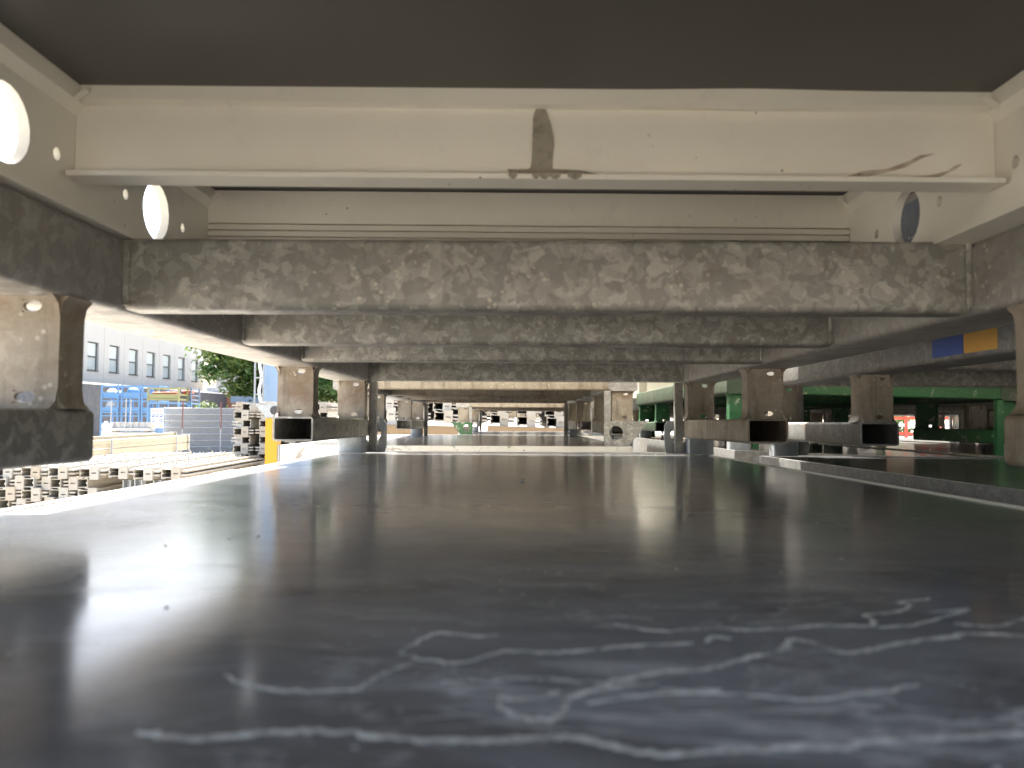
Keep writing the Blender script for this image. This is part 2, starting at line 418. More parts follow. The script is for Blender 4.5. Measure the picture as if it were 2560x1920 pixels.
# ------------------------------------------------------------------ formwork panels (white frame, ply sheet on top)
def panel(label, loc, rot, W, L, ribs=(), holes=(), face='deck_face', under='ply_underside', group='white framed formwork panels', frame='white_paint', H=.118, flange=0):
    t = thing('formwork_panel', label, 'formwork panel', loc, rot, group)
    h = W / 2; TH = .009; U = H - .0102
    for s in (-1, 1):
        f = MB(); a, b = sorted((s * (h - TH), s * h))
        hl = []
        for y in holes:
            hl += [(y, H - .0715, .0275, .0285), (y - .061, H - .0725, .0045, .005), (y + .061, H - .0725, .0045, .005)]
        hl = [q for q in hl if .02 < q[0] < L - .02]
        f.plate('x', a, b, 0, L, 0, H, hl)
        i0, i1 = sorted((s * (h - TH - .007), s * (h - TH)))
        f.prism([(s * (h - TH), U - .0218), (s * (h - TH - .007), U - .0138), (s * (h - TH - .007), U), (s * (h - TH), U)], 'y', TH + .002, L - TH - .002)
        f.box(i0, i1, TH + .002, L - TH - .002, 0, .005)
        if flange:
            o0, o1 = sorted((s * h, s * (h + flange))); f.box(o0, o1, 0, L, 0, .006)
        f.build('side_frame', frame, t)
    for y0 in (0, L - TH):
        MB().plate('y', y0, y0 + TH, -h + TH, h - TH, 0, H, []).build('end_frame', frame, t)
    e = TH + .0015
    MB().box(-h + e, h - e, e, L - e, U + .0007, H - .0012).build('face_sheet', face, t)
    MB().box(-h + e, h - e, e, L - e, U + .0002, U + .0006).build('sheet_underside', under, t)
    for y, kind in ribs:
        w = h - TH - .0005; b = MB()
        if kind == 'flanged':
            b.box(-w, w, y, y + .006, U - .0738, U)
            b.prism([(y - .019, U - .0773), (y - .019, U - .0733), (y, U - .0718), (y + .006, U - .0718), (y + .007, U - .0733), (y + .007, U - .0773)], 'x', -w + .004, w - .004)
            # upper lip, knocked out of line near its right-hand end
            n = 48
            for k in range(n):
                x0, x1 = -w + .007 + (2 * w - .014) * k / n, -w + .007 + (2 * w - .014) * (k + 1) / n
                dz = lambda x: -.0052 * math.exp(-((x - .175) / .05) ** 2) - .0025 * math.exp(-((x + .02) / .25) ** 2)
                vs = []
                for x in (x0, x1):
                    d = dz(x); yy = y - .008 - .003 * math.exp(-((x - .175) / .06) ** 2)
                    vs += [(x, y, U - .0138), (x, yy, U - .0108 + d), (x, yy, U + .0001), (x, y, U + .0001)]
                b.add(vs, [(0, 1, 5, 4), (1, 2, 6, 5), (3, 2, 6, 7)])
        else:
            b.box(-w, w, y, y + .012, .004, U)
            for z0_, z1_ in ((.006, .039), (.0408, .0465), (.0483, .054), (.0558, .0615), (.0633, U - .001)):
                b.box(-w, w, y - .006, y + .001, z0_, z1_)
        r_ = b.build('cross_rib', frame, t)
        for s in (-1, 1):
            xi = s * (h - TH)
            MB().prism([(xi - s * .001, U - .0193), (xi - s * .017, U - .0068), (xi - s * .016, U - .0055), (xi - s * .001, U - .0165)], 'y', y - .016, y - .011).build('corner_clip', frame, r_)
    return t

def tilted(x, y, z, t): return (x, y, z - t * y)
T1 = .0088; T2 = .0067
XC1 = .0295
P1 = pallet('galvanised stacking pallet overhead whose mottled cross beams span the foreground', tilted(XC1, .12, -.035, T1), (-T1, 0, 0),
            lugs=((1, PL + .004, 'galvanised_fresh'), (-1, PL + .004, 'galvanised_fresh')))
W1 = panel('white formwork panel overhead with dark underside and a cement smeared cross rib', tilted(.0155, .05, .1665, T1), (-T1, R(.25), 0), .767, 1.93,
           ribs=((.26, 'flanged'), (.574, 'flanged'), (.85, 'grooved'), (1.2, 'flanged'), (1.5, 'flanged')), holes=(.242, .489, .718, 1.03, 1.36, 1.68), H=.113, flange=.03)
D1 = panel('grey faced formwork panel in the foreground with pale dried cement trails', tilted(.02, .05, -.076 - .118, T1), (-T1, 0, 0), .916, 2.0, ribs=((.6, 'grooved'), (1.2, 'grooved')), holes=(.3, .9, 1.5))
N1x = .65 + RW + HI
N1 = pallet('galvanised stacking pallet on the right with blue and yellow tape on its rail', tilted(N1x, .195, -.040, T1), (-T1, 0, R(.3)),
            mats=('galvanised_grey', 'galvanised_rusty', 'galvanised'), lugs=((-1, PL + .004, 'galvanised'),))
WN1 = panel('white formwork panel on the taped pallet, seen through the right round hole', tilted(N1x, .13, .1615, T1), (-T1, 0, R(.3)), .86, 1.93, ribs=((.574, 'flanged'), (1.2, 'flanged')), holes=())
DN1 = panel('formwork panel, face darkened for shade, under the taped pallet with grey scraped side frame', tilted(N1x, .10, -.083 - .118, T1), (-T1, 0, R(.3)), .936, 1.93, ribs=((.6, 'grooved'),), holes=(), frame='galvanised_grey', face='deck_shaded')
S2x = -.474 + HI
P2 = pallet('galvanised stacking pallet beyond the foreground deck with two eyed lugs at its front', tilted(S2x, 2.38, -.040, T2), (-T2, 0, R(.25)), mats=('galvanised', 'galvanised_rusty', 'galvanised_rusty'),
            lugs=((1, -.024, 'galvanised'), (-1, -.024, 'galvanised')))
D2 = panel('grey faced formwork panel beyond the foreground one with a yellow corner post', tilted(-.172, 2.32, -.075 - .118, T2), (-T2, 0, R(.2)), 1.06, 1.93, ribs=((.6, 'grooved'),), holes=(), frame='white_dirty')
S3x = -.28 + HI
P3 = pallet('galvanised stacking pallet deepest in the tunnel with a green lug at its front left', tilted(S3x, 4.86, -.050, T2), (-T2, 0, R(.4)), mats=('galvanised', 'galvanised_rusty', 'galvanised_rusty'), lugs=((-1, -.03, 'green_paint'),))
D3 = panel('grey faced formwork panel deepest in the tunnel, before the timber', tilted(S3x - .0, 4.80, -.088 - .118, T2), (-T2, 0, R(.4)), .916, 1.93, ribs=((.6, 'grooved'),), holes=(), frame='white_dirty')
N2 = pallet('green painted stacking pallet behind the taped one, its brushed paint worn', tilted(.66 + RW + HI, 2.40, -.055, T2), (-T2, R(1.2), R(-.2)), mats=('green_worn_shaded', 'green_paint', 'green_paint'), guides=True)
DN2 = panel('formwork panel with pale front edge under the green pallet', tilted(.66 + RW + HI - .01, 2.30, -.098 - .118, T2), (-T2, R(1.8), 0), .936, 1.93, ribs=((.6, 'grooved'),), holes=(), frame='galvanised_grey', face='deck_shaded')  # face and frame colours darkened in place of shade
WN2 = panel('white formwork panel lying on top of the green pallet', tilted(.66 + RW + HI, 2.36, .146, T2), (-T2, R(1.2), 0), .80, 1.93, ribs=((.5, 'grooved'),), holes=())
N3 = pallet('dark stacking pallet behind the green one on the right', tilted(.62 + RW + HI, 4.27, -.075, T2), (-T2, R(.6), 0), mats=('galvanised', 'galvanised_rusty', 'galvanised'))
DN3 = panel('formwork panel under the dark pallet behind the green one', tilted(.62 + RW + HI, 4.26, -.115 - .118, T2), (-T2, R(.6), 0), .936, 1.93, holes=(), frame='white_dirty')
WN3 = panel('white formwork panel on the dark pallet behind the green one', tilted(.62 + RW + HI, 4.25, .13, T2), (-T2, R(.6), 0), .80, 1.93, holes=())

# tape bands on the left rail of the taped pallet
for nm, m, y0, y1 in (('blue_tape', 'blue_tape', .915, .995), ('yellow_tape', 'yellow_tape', .838, .913)):
    MB().plate('x', -(HI + RW) - .0012, -(HI + RW) - .0003, y0, y1, .1425, .194, []).build(nm, m, N1)
# loose narrow posts on the wide second deck: yellow end post with its lug
MB().box(-.573, -.537, -.006, .03, -.06, .198).build('corner_post', 'yellow_paint', D2)
MB().box(-.5365, -.5305, -.004, .03, -.06, .118).build('post_edge', 'galvanised_fresh', D2)
yl = MB()
yl.prism([(-.606, .240), (-.573, .199), (-.537, .199), (-.505, .225), (-.500, .2425), (-.55, .2405)], 'y', -.002, .004)
eye = yl.build('stacking_lug', 'galvanised_fresh', D2, smooth=False)
MB().cyl((-.548, -.0025, .222), (-.548, -.0045, .222), .013, n=16).build('eye', 'hollow_dark', eye)

WS2 = panel('white formwork panel on the pallet beyond the foreground deck', tilted(S2x, 2.36, .1615, T2), (-T2, 0, 0), .80, 1.93)
WS3 = panel('white formwork panel on the pallet deepest in the tunnel', tilted(S3x, 4.84, .152, T2), (-T2, 0, 0), .80, 1.93)
OX = 1.65 + RW + HI; QX = 2.66 + RW + HI
extra = []  # right-hand stacks added to keep that side dim, top panels widened to block light
for nm, x, y, zz in (('pallet added right of the taped one', OX, .25, -.045), ('pallet right of the green one', OX, 2.32, -.07), ('pallet right of the dark one', OX, 4.3, -.08), ('outermost pallet in the middle row', QX, 2.4, -.07), ('outermost pallet in the back row', QX, 4.4, -.08), ('pallet deepest in the right hand columns', OX - .95, 6.25, -.09)):
    pl = pallet('galvanised ' + nm, tilted(x, y, zz, T2), (-T2, 0, 0)); 
    dk = panel('formwork panel under the ' + nm, tilted(x, y - .06, zz - .1585, T2), (-T2, 0, 0), .936, 1.93, frame='white_dirty')
    up = panel('white panel widened to block light, on the ' + nm, tilted(x, y - .03, zz + .2015, T2), (-T2, 0, 0), .92, 1.93)
    extra.append((nm, x, y, zz - .159, T2))
# tiers below, down to the yard surface
def tiers(name_, pal, dk, base_x, y, ztop, t, rot):
    z = ztop
    for k in range(4):
        z -= .2035
        dup(pal, tilted(base_x, y, z, t), rot, 'galvanised stacking pallet under the %s, %s one down' % (name_, ordinal(k)), 'stacking pallets in the yard')
        if k < 3:
            z -= .1185
            dup(dk, tilted(base_x, y - .05, z, t), rot, 'white formwork panel under the %s, %s one down' % (name_, ordinal(k)), 'white framed formwork panels')
base_p = pallet('galvanised stacking pallet under the foreground stack, first one down', (0, -50, 0)); base_d = panel('tmp', (0, -50, 0), (0, 0, 0), .90, 1.93, ribs=(), holes=())
for nm, x, y, z, t in (('foreground deck', XC1, .12, -.1945, T1), ('taped pallet deck', N1x, .195, -.2015, T1), ('second deck', S2x, 2.38, -.1935, T2), ('green pallet deck', .66 + RW + HI, 2.40, -.236, T2),
                       ('deepest tunnel deck', S3x, 4.86, -.2065, T2), ('dark pallet deck', .62 + RW + HI, 4.27, -.245, T2)):
    tiers(nm, base_p, base_d, x, y, z, t, (-t, 0, 0))
for e in extra: tiers(e[0], base_p, base_d, *e[1:], (-e[4], 0, 0))
top_w = panel('tmp', (0, -60, 0), (0, 0, 0), .93, 1.93, ribs=(), holes=()); top_n = panel('tmp', (0, -60, 0), (0, 0, 0), 1.02, 1.93, ribs=(), holes=(), frame='shaded_frame')  # spare panels added to shade the gaps; top_n frames darkened as if shaded
for nm, x, y, z, t, n, src in (('white panel overhead', .035, .05, .2815, T1, 5, top_w), ('panel on the taped pallet', N1x + .01, .13, .281, T1, 3, top_n), ('panel beyond the foreground deck', S2x, 2.36, .2805, T2, 5, base_d), ('panel on the farthest tunnel pallet', S3x, 4.84, .271, T2, 5, base_d), ('panel beside it on the right', OX, .22, .278, T2, 4, base_d), ('panel on the green pallet', .66 + RW + HI, 2.36, .27, T2, 4, base_d),
                          ('panel on the dark pallet', .62 + RW + HI, 4.25, .252, T2, 4, base_d), ('panel right of the green one', OX, 2.29, .252, T2, 4, base_d), ('panel right of the dark one', OX, 4.27, .242, T2, 4, base_d), ('outermost panel, middle row', QX, 2.37, .252, T2, 4, base_d), ('outermost panel, back row', QX, 4.37, .242, T2, 4, base_d)):
    for k in range(n): dup(src, tilted(x, y, z + k * .1195, t), (-t, 0, 0), '%s spare panel added for shade, up from the %s' % (ordinal(k), nm), 'white framed formwork panels')
def rm(o):
    for c in KIDS(o): rm(c)
    bpy.data.objects.remove(o)
for o in (base_p, base_d, top_w, top_n): rm(o)

# ------------------------------------------------------------------ marks on the nearest rib and deck
rib1 = [c for c in KIDS(W1) if c.name.startswith('cross_rib')][1]
RY = .574
def on_rib(sx, sy):          # point on the front of the nearest rib, panel coordinates
    y = RY + .05; return ((sx - 1285) / 1920 * (y - .008) - .0155, (1057 - sy) / 1920 * (y - .008) - .1665)
sm = [(790, 190), (825, 178), (862, 176), (880, 205), (930, 280), (948, 360), (985, 480), (1000, 560), (1018, 660), (1022, 780), (1010, 900), (1003, 1020), (1004, 1110), (1160, 1120), (1300, 1124), (1420, 1142), (1540, 1170), (1620, 1190), (1500, 1192), (1000, 1190), (560, 1185), (450, 1170), (430, 1120), (560, 1122), (690, 1118), (722, 1100), (735, 1000), (740, 850), (745, 600), (748, 480), (750, 370), (762, 310), (785, 240)]
pts = [on_rib(1180 + a / 5.027, 220 + b / 5.027) for a, b in sm]
MB().prism([(x, z + .0085 - (z - .031) * .11) for x, z in pts], 'y', RY - .0012, RY - .0003).build('cement_smear', 'cement_film', rib1, smooth=False)
# cement drips over the flange edge
for x0, x1 in ((435, 545), (740, 830), (830, 960), (960, 1100), (1190, 1370)):
    a = on_rib(1180 + x0 / 5.027, 460)[0] * .965; b = on_rib(1180 + x1 / 5.027, 460)[0] * .965
    n = 6
    up = [(a + (b - a) * k / n, .0302) for k in range(n + 1)]
    dn = [(a + (b - a) * k / n,   .0275 - .0022 * math.sin(math.pi * k / n)) for k in range(n, -1, -1)]
    MB().prism(up + dn, 'y', RY - .0205, RY - .0192).build('cement_drip', 'cement_film', rib1, smooth=False)
for poly in ([(1090, 825), (1200, 790), (1330, 778), (1450, 735), (1540, 690), (1630, 680), (1560, 705), (1450, 765), (1330, 800), (1200, 828), (1110, 842)],
             [(1460, 825), (1600, 812), (1700, 785), (1740, 755), (1790, 740), (1745, 780), (1650, 822), (1520, 838)]):
    q = [on_rib(1660 + a / 2.37, 100 + b / 2.37) for a, b in poly]
    MB().prism([(x, z + .0065) for x, z in q], 'y', RY - .0008, RY - .0003).build('rust_smear', 'rust_film', rib1, smooth=False)

def on_deck(sx, sy):         # point on the foreground deck, panel coordinates
    D = .076 * 1920 / (sy - 1057); return Vector(((sx - 1285) / 1920 * D - .02, D - .05 + .008, .1170))
Lc = lambda x, y: (x / 1.728, 1200 + y / 1.728)
Rc = lambda x, y: (1280 + x / 1.728, 1200 + y / 1.728)
trails = [
    ([Lc(*p) for p in ((980, 815), (1100, 868), (1300, 890), (1450, 885), (1560, 878), (1620, 838), (1700, 800), (1790, 768))], 9),
    ([Lc(*p) for p in ((1740, 722), (1840, 662), (1920, 642), (2050, 655), (2160, 650))], 8),
    ([Lc(*p) for p in ((1740, 722), (1800, 745), (1900, 760), (2000, 765), (2140, 728))] + [Rc(*p) for p in ((0, 715), (200, 722), (400, 702), (560, 687), (780, 680))], 9),
    ([Rc(*p) for p in ((450, 600), (620, 627), (870, 615), (1030, 622), (1250, 610), (1350, 600), (1535, 603), (1542, 572), (1512, 556), (1660, 543), (1705, 515), (1662, 502), (1800, 488))], 7),
    ([Rc(*p) for p in ((830, 675), (860, 655), (935, 657))], 8),
    ([Rc(*p) for p in ((-300, 850), (0, 830), (150, 830), (400, 842), (640, 800), (850, 780), (1000, 742), (1160, 700), (1200, 662), (1290, 672), (1400, 712), (1520, 705), (1660, 672), (1800, 655), (2000, 632), (2212, 640))], 13),
    ([Lc(*p) for p in ((2150, 930), (2212, 975))] + [Rc(*p) for p in ((30, 990), (100, 1002), (200, 992), (240, 945), (265, 900), (420, 862), (640, 850))], 14),
    ([Rc(*p) for p in ((-60, 905), (20, 915), (120, 908), (205, 882))], 14),
    ([Lc(*p) for p in ((620, 1060), (850, 1090), (1100, 1070), (1400, 1050), (1700, 1078), (2000, 1092), (2212, 1088))] + [Rc(*p) for p in ((60, 1080), (250, 1072), (450, 1110), (650, 1140), (900, 1130), (1170, 1110), (1400, 1108), (1580, 1080), (2000, 1060), (2212, 1050))], 15),
    ([Rc(*p) for p in ((320, 935), (600, 892), (900, 888), (1260, 912), (1440, 892), (1760, 850))], 9),
    ([Rc(*p) for p in ((1560, 610), (1740, 590), (1960, 530), (1800, 545)) ], 7),
    ([Rc(*p) for p in ((1900, 590), (2060, 600), (2212, 560))], 8),
    ([Rc(*p) for p in ((640, 870), (760, 880), (900, 872))], 10),
]
face1 = [c for c in KIDS(D1) if c.name.startswith('face_sheet')][0]
def catmull(p, n=6):
    out = []
    for i in range(len(p) - 1):
        a, b, c, d = p[max(i - 1, 0)], p[i], p[i + 1], p[min(i + 2, len(p) - 1)]
        for k in range(n):
            t = k / n
            out.append(.5 * (2 * b + (c - a) * t + (2 * a - 5 * b + 4 * c - d) * t * t + (3 * b - a - 3 * c + d) * t ** 3))
    return out + [p[-1]]
for pts, wpx in trails:
    P = catmull([on_deck(*p) for p in pts], 8); b = MB(); n = len(P)
    for i, p in enumerate(P):
        d = (P[min(i + 1, n - 1)] - P[max(i - 1, 0)]); d.normalize(); nn = Vector((-d.y, d.x, 0))
        D = p.y + .05; w = wpx / 1920 * D * .34 * random.uniform(.6, 1.3) * min(1, .25 + i / 4, .25 + (n - 1 - i) / 4)
        # width across the view is foreshortened on a lying sheet, so trails lying crosswise are broader
        w *= 1 + 1.2 * abs(nn.y)
        p = p + Vector((random.gauss(0, .0004), random.gauss(0, .0006), 0))
        for q, z in ((-1.3, .00005), (-.6, .0004), (.6, .0004), (1.3, .00005)): b.v.append(tuple(p + nn * w * q + Vector((0, 0, z))))
        if i:
            o = (i - 1) * 4
            for k in range(3): b.f.append((o + k, o + k + 1, o + k + 5, o + k + 4))
    b.build('cement_trail', 'cement_trail', face1)
# crumbs lying on the deck
db = MB()
chips = [(1308, 1200, 9), (650, 1338, 5), (1690, 1413, 4), (2100, 1385, 4), (1950, 1420, 4), (420, 1362, 5), (425, 1512, 6), (578, 1345, 4), (1870, 1322, 3), (1540, 1250, 3), (1225, 1262, 3), (2040, 1300, 3), (2480, 1890, 10), (1330, 1222, 3), (980, 1230, 3)]
for sx, sy, r in chips:
    p = on_deck(sx, sy); D = p.y + .05; r = r / 1920 * D * 1.0
    vs = [(p.x + r * random.uniform(.6, 1.2) * math.cos(a), p.y + r * random.uniform(.6, 1.4) * math.sin(a), p.z) for a in [2 * math.pi * k / 6 for k in range(6)]]
    vs.append((p.x, p.y, p.z + r * .6)); db.add(vs, [(k, (k + 1) % 6, 6) for k in range(6)])
db.build('crumbs', 'debris_pale', face1, smooth=False)['kind'] = 'stuff'

# ------------------------------------------------------------------ aluminium beams seen end on
def beam_parts(L, hooks):
    b = MB()      # open channel with a nubbed outer wall
    b.prism([(.134, .124), (.05, .124), (.045, .133), (.012, .140), (.012, .010), (.045, .017), (.05, .026), (.134, .026), (.134, .034), (.02, .034), (.02, .062), (.032, .068), (.032, .082), (.02, .088), (.02, .116), (.134, .116)], 'y', .004, L)
    o = b.build('aluminium_beam', 'beam_white', None, smooth=False)
    MB().tube('y', .0285, L - .004, .1345, .214, .010, .14, .004).build('box_core', 'beam_white', o, smooth=False)
    for z in (.045, .085): MB().tube('y', .02, L, .2145, .290, z, z + .020, .004).build('fin', 'beam_white', o, smooth=False)
    MB().box(.021, .133, .55, .555, .0345, .1155).build('shade_plate', 'hollow_dark', o, smooth=False)  # dark plate added so the open channel reads as a shaded hollow
    if hooks:
        h = MB(); y = .25
        while y < L:
            h.prism([(y, .125), (y + .05, .125), (y + .02, .137), (y - .02, .158), (y - .035, .157), (y - .008, .138)], 'x', .035, .05)
            h.prism([(y + .12, .141), (y + .17, .141), (y + .14, .15), (y + .10, .170), (y + .085, .169), (y + .112, .152)], 'x', .17, .185)
            y += .33
        h.build('claws', 'beam_white', o, smooth=False)['kind'] = 'stuff'
    return o
def plate_mesh():
    p = MB(); x0, x1, z0, z1 = .122, .222, .0, .15
    o = p.rrect(x0, x1, z0, z1, .006, 1); q = p.rrect(.146, .200, .066, .080, .003, 1); n = len(o)
    p.v = [(u, y, w) for y in (0, .028) for ring in (o, q) for u, w in ring]
    for k in range(n):
        j = (k + 1) % n
        p.f += [(k, j, n + j, n + k), (2 * n + k, 3 * n + k, 3 * n + j, 2 * n + j), (k, 2 * n + k, 2 * n + j, j), (n + k, n + j, 3 * n + j, 3 * n + k)]
    return p
protos = {}
for hk in (0, 1):
    for L in (2.4, 3.3):
        o = beam_parts(L, hk)
        e = plate_mesh().build('end_plate', 'beam_white', o, smooth=False)
        tag(o, 'x', 'aluminium beam', 'aluminium beams piled in the yard')
        protos[(hk, L)] = o
used = set()
def put_beam(x, y, z, mirror, label, hooks=0, L=2.4, roll=0.0, yaw=0.0):
    """x,z: middle of the end plate. mirror turns the beam upside down so the plate is left of the channel"""
    p = protos[(hooks, L)]
    o = p if p not in used else dup(p); used.add(p)
    ry = math.pi + roll if mirror else roll
    rot = Euler((0, ry, yaw)); off = rot.to_matrix() @ Vector((.172, 0, .075))
    o.location = Vector((x, y, z)) - off; o.rotation_euler = rot; o['label'] = label
    return o
PITCH = .118
# pile by the foreground deck's left edge
rows = [(0, -.646, 0, [-5.60, -5.28, -4.97, -4.64, -4.33, -4.02, -3.72]), (1, -.765, 1, [-5.74, -5.44, -5.17, -4.87]), (2, -.885, 0, [-5.83, -5.53, -5.25, -4.98, -4.66]),
        (3, -1.0, 1, [-5.72, -5.42, -5.12, -4.82]), (4, -1.12, 0, [-5.83, -5.5, -5.2, -4.9, -4.6]), (5, -1.24, 1, [-5.7, -5.4, -5.1, -4.8, -4.5])]
for r_, z, mir, xs in rows:
    for i, x in enumerate(xs):
        put_beam(x, 8.5 + random.uniform(-.03, .05), z + random.uniform(-.008, .008), mir, '%s beam end from the left, %s layer of the low pile beyond the deck' % (ordinal(i), ordinal(r_)), hooks=1 if r_ == 0 else 0, L=3.3, roll=R(random.uniform(-1.5, 1.5)))
# supports under the overhanging right part of the low pile: upright channels
for i, x in enumerate((-4.36, -4.24, -4.02, -3.9, -3.68)):
    c = MB(); z0, z1 = GROUND - .06, -.735
    c.prism([(0, 0), (.012, 0), (.012, .078), (.078, .078), (.078, 0), (.09, 0), (.09, .09), (0, .09)], 'z', z0, z1)
    o = c.build('upright_channel', 'galvanised_fresh', None, smooth=False, loc=(x, 8.6 + .02 * (i % 2), 0))
    tag(o, '%s grey upright channel from the left propping the low beam pile' % ordinal(i), 'channel', 'upright channels under the low pile')
# tall double column pile by the mesh fence
for c_, x in enumerate((-3.92, -3.56, -3.16, -2.80)):
    for r_ in range(11):
        z = .115 - r_ * .1205
        m = (r_ + c_) % 2 == 0
        put_beam(x + (-.0 if m else .09) - .045, 11.1 + random.uniform(-.04, .04), z + random.uniform(-.006, .006), m, '%s beam end down in column %s of the tall pile behind the yellow post' % (ordinal(r_), ('one', 'two', 'three', 'four')[c_]), hooks=1 if r_ == 0 else 0, roll=R(random.uniform(-1.2, 1.2)))
# pile at the end of the tunnel, on timbers
rx = R(2.2)
for r_, (z, mir) in enumerate(((.30, 0), (.18, 1), (.066, 0), (-.055, 1), (-.30, 0), (-.42, 1))):
    n = 9
    for i in range(n):
        x = -1.84 + i * .318 + (.12 if mir == 0 else 0) + random.uniform(-.012, .012)
        if r_ == 3: x = -1.70 + i * .318 - .10 * 0 + random.uniform(-.01, .01)
        zz = z - (x - .2) * .045 if r_ < 4 else z
        put_beam(x, 8.7 + random.uniform(-.04, .06), zz, mir if r_ not in (2, 3) else 0, '%s beam end from the left in the %s layer of the pile closing the tunnel' % (ordinal(i), ordinal(r_)), roll=(R(random.uniform(1.0, 3.5)) if r_ < 4 else 0) , hooks=0)
def timber(label, x0, x1, y0, y1, z0, z1, rot=0):
    b = MB().tube('x', -(x1 - x0) / 2, (x1 - x0) / 2, -(y1 - y0) / 2, (y1 - y0) / 2, 0, z1 - z0, .006)
    o = b.build('timber_bearer', 'timber', None, loc=((x0 + x1) / 2, (y0 + y1) / 2, z0)); o.rotation_euler = (0, rot, 0)
    return tag(o, label, 'timber', 'timber bearers between beam layers')
timber('pale timber bearer under the upper beams at the end of the tunnel', -.30, .95, 8.64, 8.76, -.215, -.125, R(1.6))
timber('brown timber bearer at the left of the pile closing the tunnel', -1.75, -.45, 8.68, 8.8, -.21, -.11, R(1.0))
for i, y in enumerate((8.75, 10.6)):
    timber('%s timber bearer on the ground under the pile closing the tunnel' % ('near', 'far')[i], -1.9, 1.1, y, y + .1, GROUND - .06, -.50)
# ------------------------------------------------------------------ cream girders on a grey block of stacked sheets
def girder(label, x, y, z, L):
    t = thing('cream_girder', label, 'girder', (x, y, z), (0, 0, 0), 'cream girders strapped on the grey stack')
    b = MB(); b.box(-.05, .05, .05, L - .06, 0, .05); b.box(-.06, .06, .05, L - .06, .05, .062); b.box(-.05, .05, .05, L - .06, .062, .15); b.build('web', 'beam_cream', t, smooth=False)
    MB().box(-.075, .075, L - .06, L, -.01, .17).build('end_block', 'beam_white', t); MB().tube('y', 0, .05, -.06, .06, 0, .15, .01, .012).build('end_cap', 'beam_cream', t)
    return t
GX = -7.15
for k, (dx, dz, lb) in enumerate(((0, .0, 'upper cream girder on the grey stack, nearest the deck side'), (0, -.165, 'lower cream girder on the grey stack, under the nearest one'), (-.28, .05, 'cream girder lying behind the strapped pair'))):
    girder(lb, GX + dx, 12.9, -.60 + dz, 3.9)
gs = thing('grey_sheet_stack', 'weathered grey stack of sheets carrying the cream girders', 'sheet stack', (GX - .2, 13.0, GROUND - .06))
for k in range(9):
    MB().box(-.42 + random.uniform(-.01, .01), .26 + random.uniform(-.012, .012), 0, 3.6, k * .0705, k * .0705 + .062).build('sheet', 'dark_wall' if k % 3 else 'concrete', gs, smooth=False)
for i, y in enumerate((13.5, 16.1)):
    s_ = MB(); s_.box(GX + .085, GX + .10, y, y + .03, GROUND - .06, -.42)
    tag(s_.build('strap_post', 'fence_grey', None, smooth=False), '%s thin grey post holding the cream girders' % ('left', 'right')[i], 'post', 'thin posts by the girders')

# ------------------------------------------------------------------ stacked mesh fence panels with safety sign
def fence_panel(label, x0, x1, y, z0, z1):
    t = thing('mesh_fence_panel', label, 'fence panel', ((x0 + x1) / 2, y, z0), (0, 0, R(.6)), 'mesh fence panels stacked upright')
    h = (x1 - x0) / 2; H = z1 - z0
    for z in (.02, H - .02): MB().cyl((-h, 0, z), (h, 0, z), .021, n=8).build('frame_tube', 'fence_grey', t)
    for x in (-h, h): MB().cyl((x, 0, 0), (x, 0, H), .021, n=8).build('frame_tube', 'fence_grey', t)
    for k in range(1, 7): MB().cyl((-h, -.012, k * H / 7), (h, -.012, k * H / 7), .017, n=6).build('rail', 'galvanised_fresh', t)
    b = MB(); n = int(2 * h / .055)
    for k in range(1, n): b.box(-h + k * .055 - .007, -h + k * .055 + .007, -.004, .004, .02, H - .02)
    b.build('bars', 'fence_grey', t, smooth=False)['kind'] = 'stuff'
    return t
for k in range(7):
    fence_panel('%s mesh fence panel counted back from the safety sign' % ordinal(k), -12.75 + .03 * k, -9.75 + .03 * k, 28 + k * .11, GROUND - .05, .245 - .008 * k)
sg = thing('safety_sign', 'white safety sign with red and blue pictograms on the fence', 'sign', (-12.92, 27.8, .22))
MB().box(-.22, .22, 0, .012, -.72, 0).build('board', 'white_plain', sg)
def disc(cx, cz, r, mat, name, ring=None, y=-.001):
    b = MB()
    if ring: b.plate('y', y - .003, y, cx - r, cx + r, cz - r, cz + r, [(cx, cz, r * .72, r * .72)], 16) if False else [b.add([(cx + q * math.cos(a), yy, cz + q * math.sin(a)) for yy in (y, y - .004) for q in (r, r * .7) for a in (2 * math.pi * k / 16, 2 * math.pi * (k + 1) / 16)], [(4, 5, 7, 6), (0, 1, 5, 4), (2, 3, 7, 6)]) for k in range(16)]
    else: b.prism([(cx + r * math.cos(2 * math.pi * k / 16), cz + r * math.sin(2 * math.pi * k / 16)) for k in range(16)], 'y', y - .004, y)
    return b.build(name, mat, sg, smooth=False)
for i in range(3):
    x = -.13 + .14 * i
    disc(x, -.10, .056, 'red_paint', 'prohibition_ring', True)
    MB().prism([(x - .035, -.075), (x - .025, -.065), (x + .035, -.125), (x + .025, -.135)], 'y', -.005, -.001).build('slash', 'red_paint', sg)
    disc(x, -.27, .06, 'sign_blue', 'mandatory_disc')
    MB().prism([(x - .03, -.28), (x + .03, -.28), (x + .02, -.245), (x - .02, -.245)], 'y', -.008, -.005).build('pictogram', 'white_plain', sg)
    if i != 1:
        disc(x, -.45, .06, 'sign_blue', 'mandatory_disc')
        MB().prism([(x - .03, -.47), (x + .01, -.47), (x + .03, -.43), (x - .02, -.42)], 'y', -.008, -.005).build('pictogram', 'white_plain', sg)
        MB().prism([(x - .05, -.67), (x + .05, -.67), (x, -.58)], 'y', -.005, -.001).build('warning_triangle', 'sign_yellow', sg)
    else:
        tl = MB()
        for k in range(4): tl.box(x - .05, x + .05 - .02 * (k % 2), -.003, -.001, -.43 - k * .03, -.42 - k * .03)
        tl.build('text_lines', 'sign_grey', sg, smooth=False)
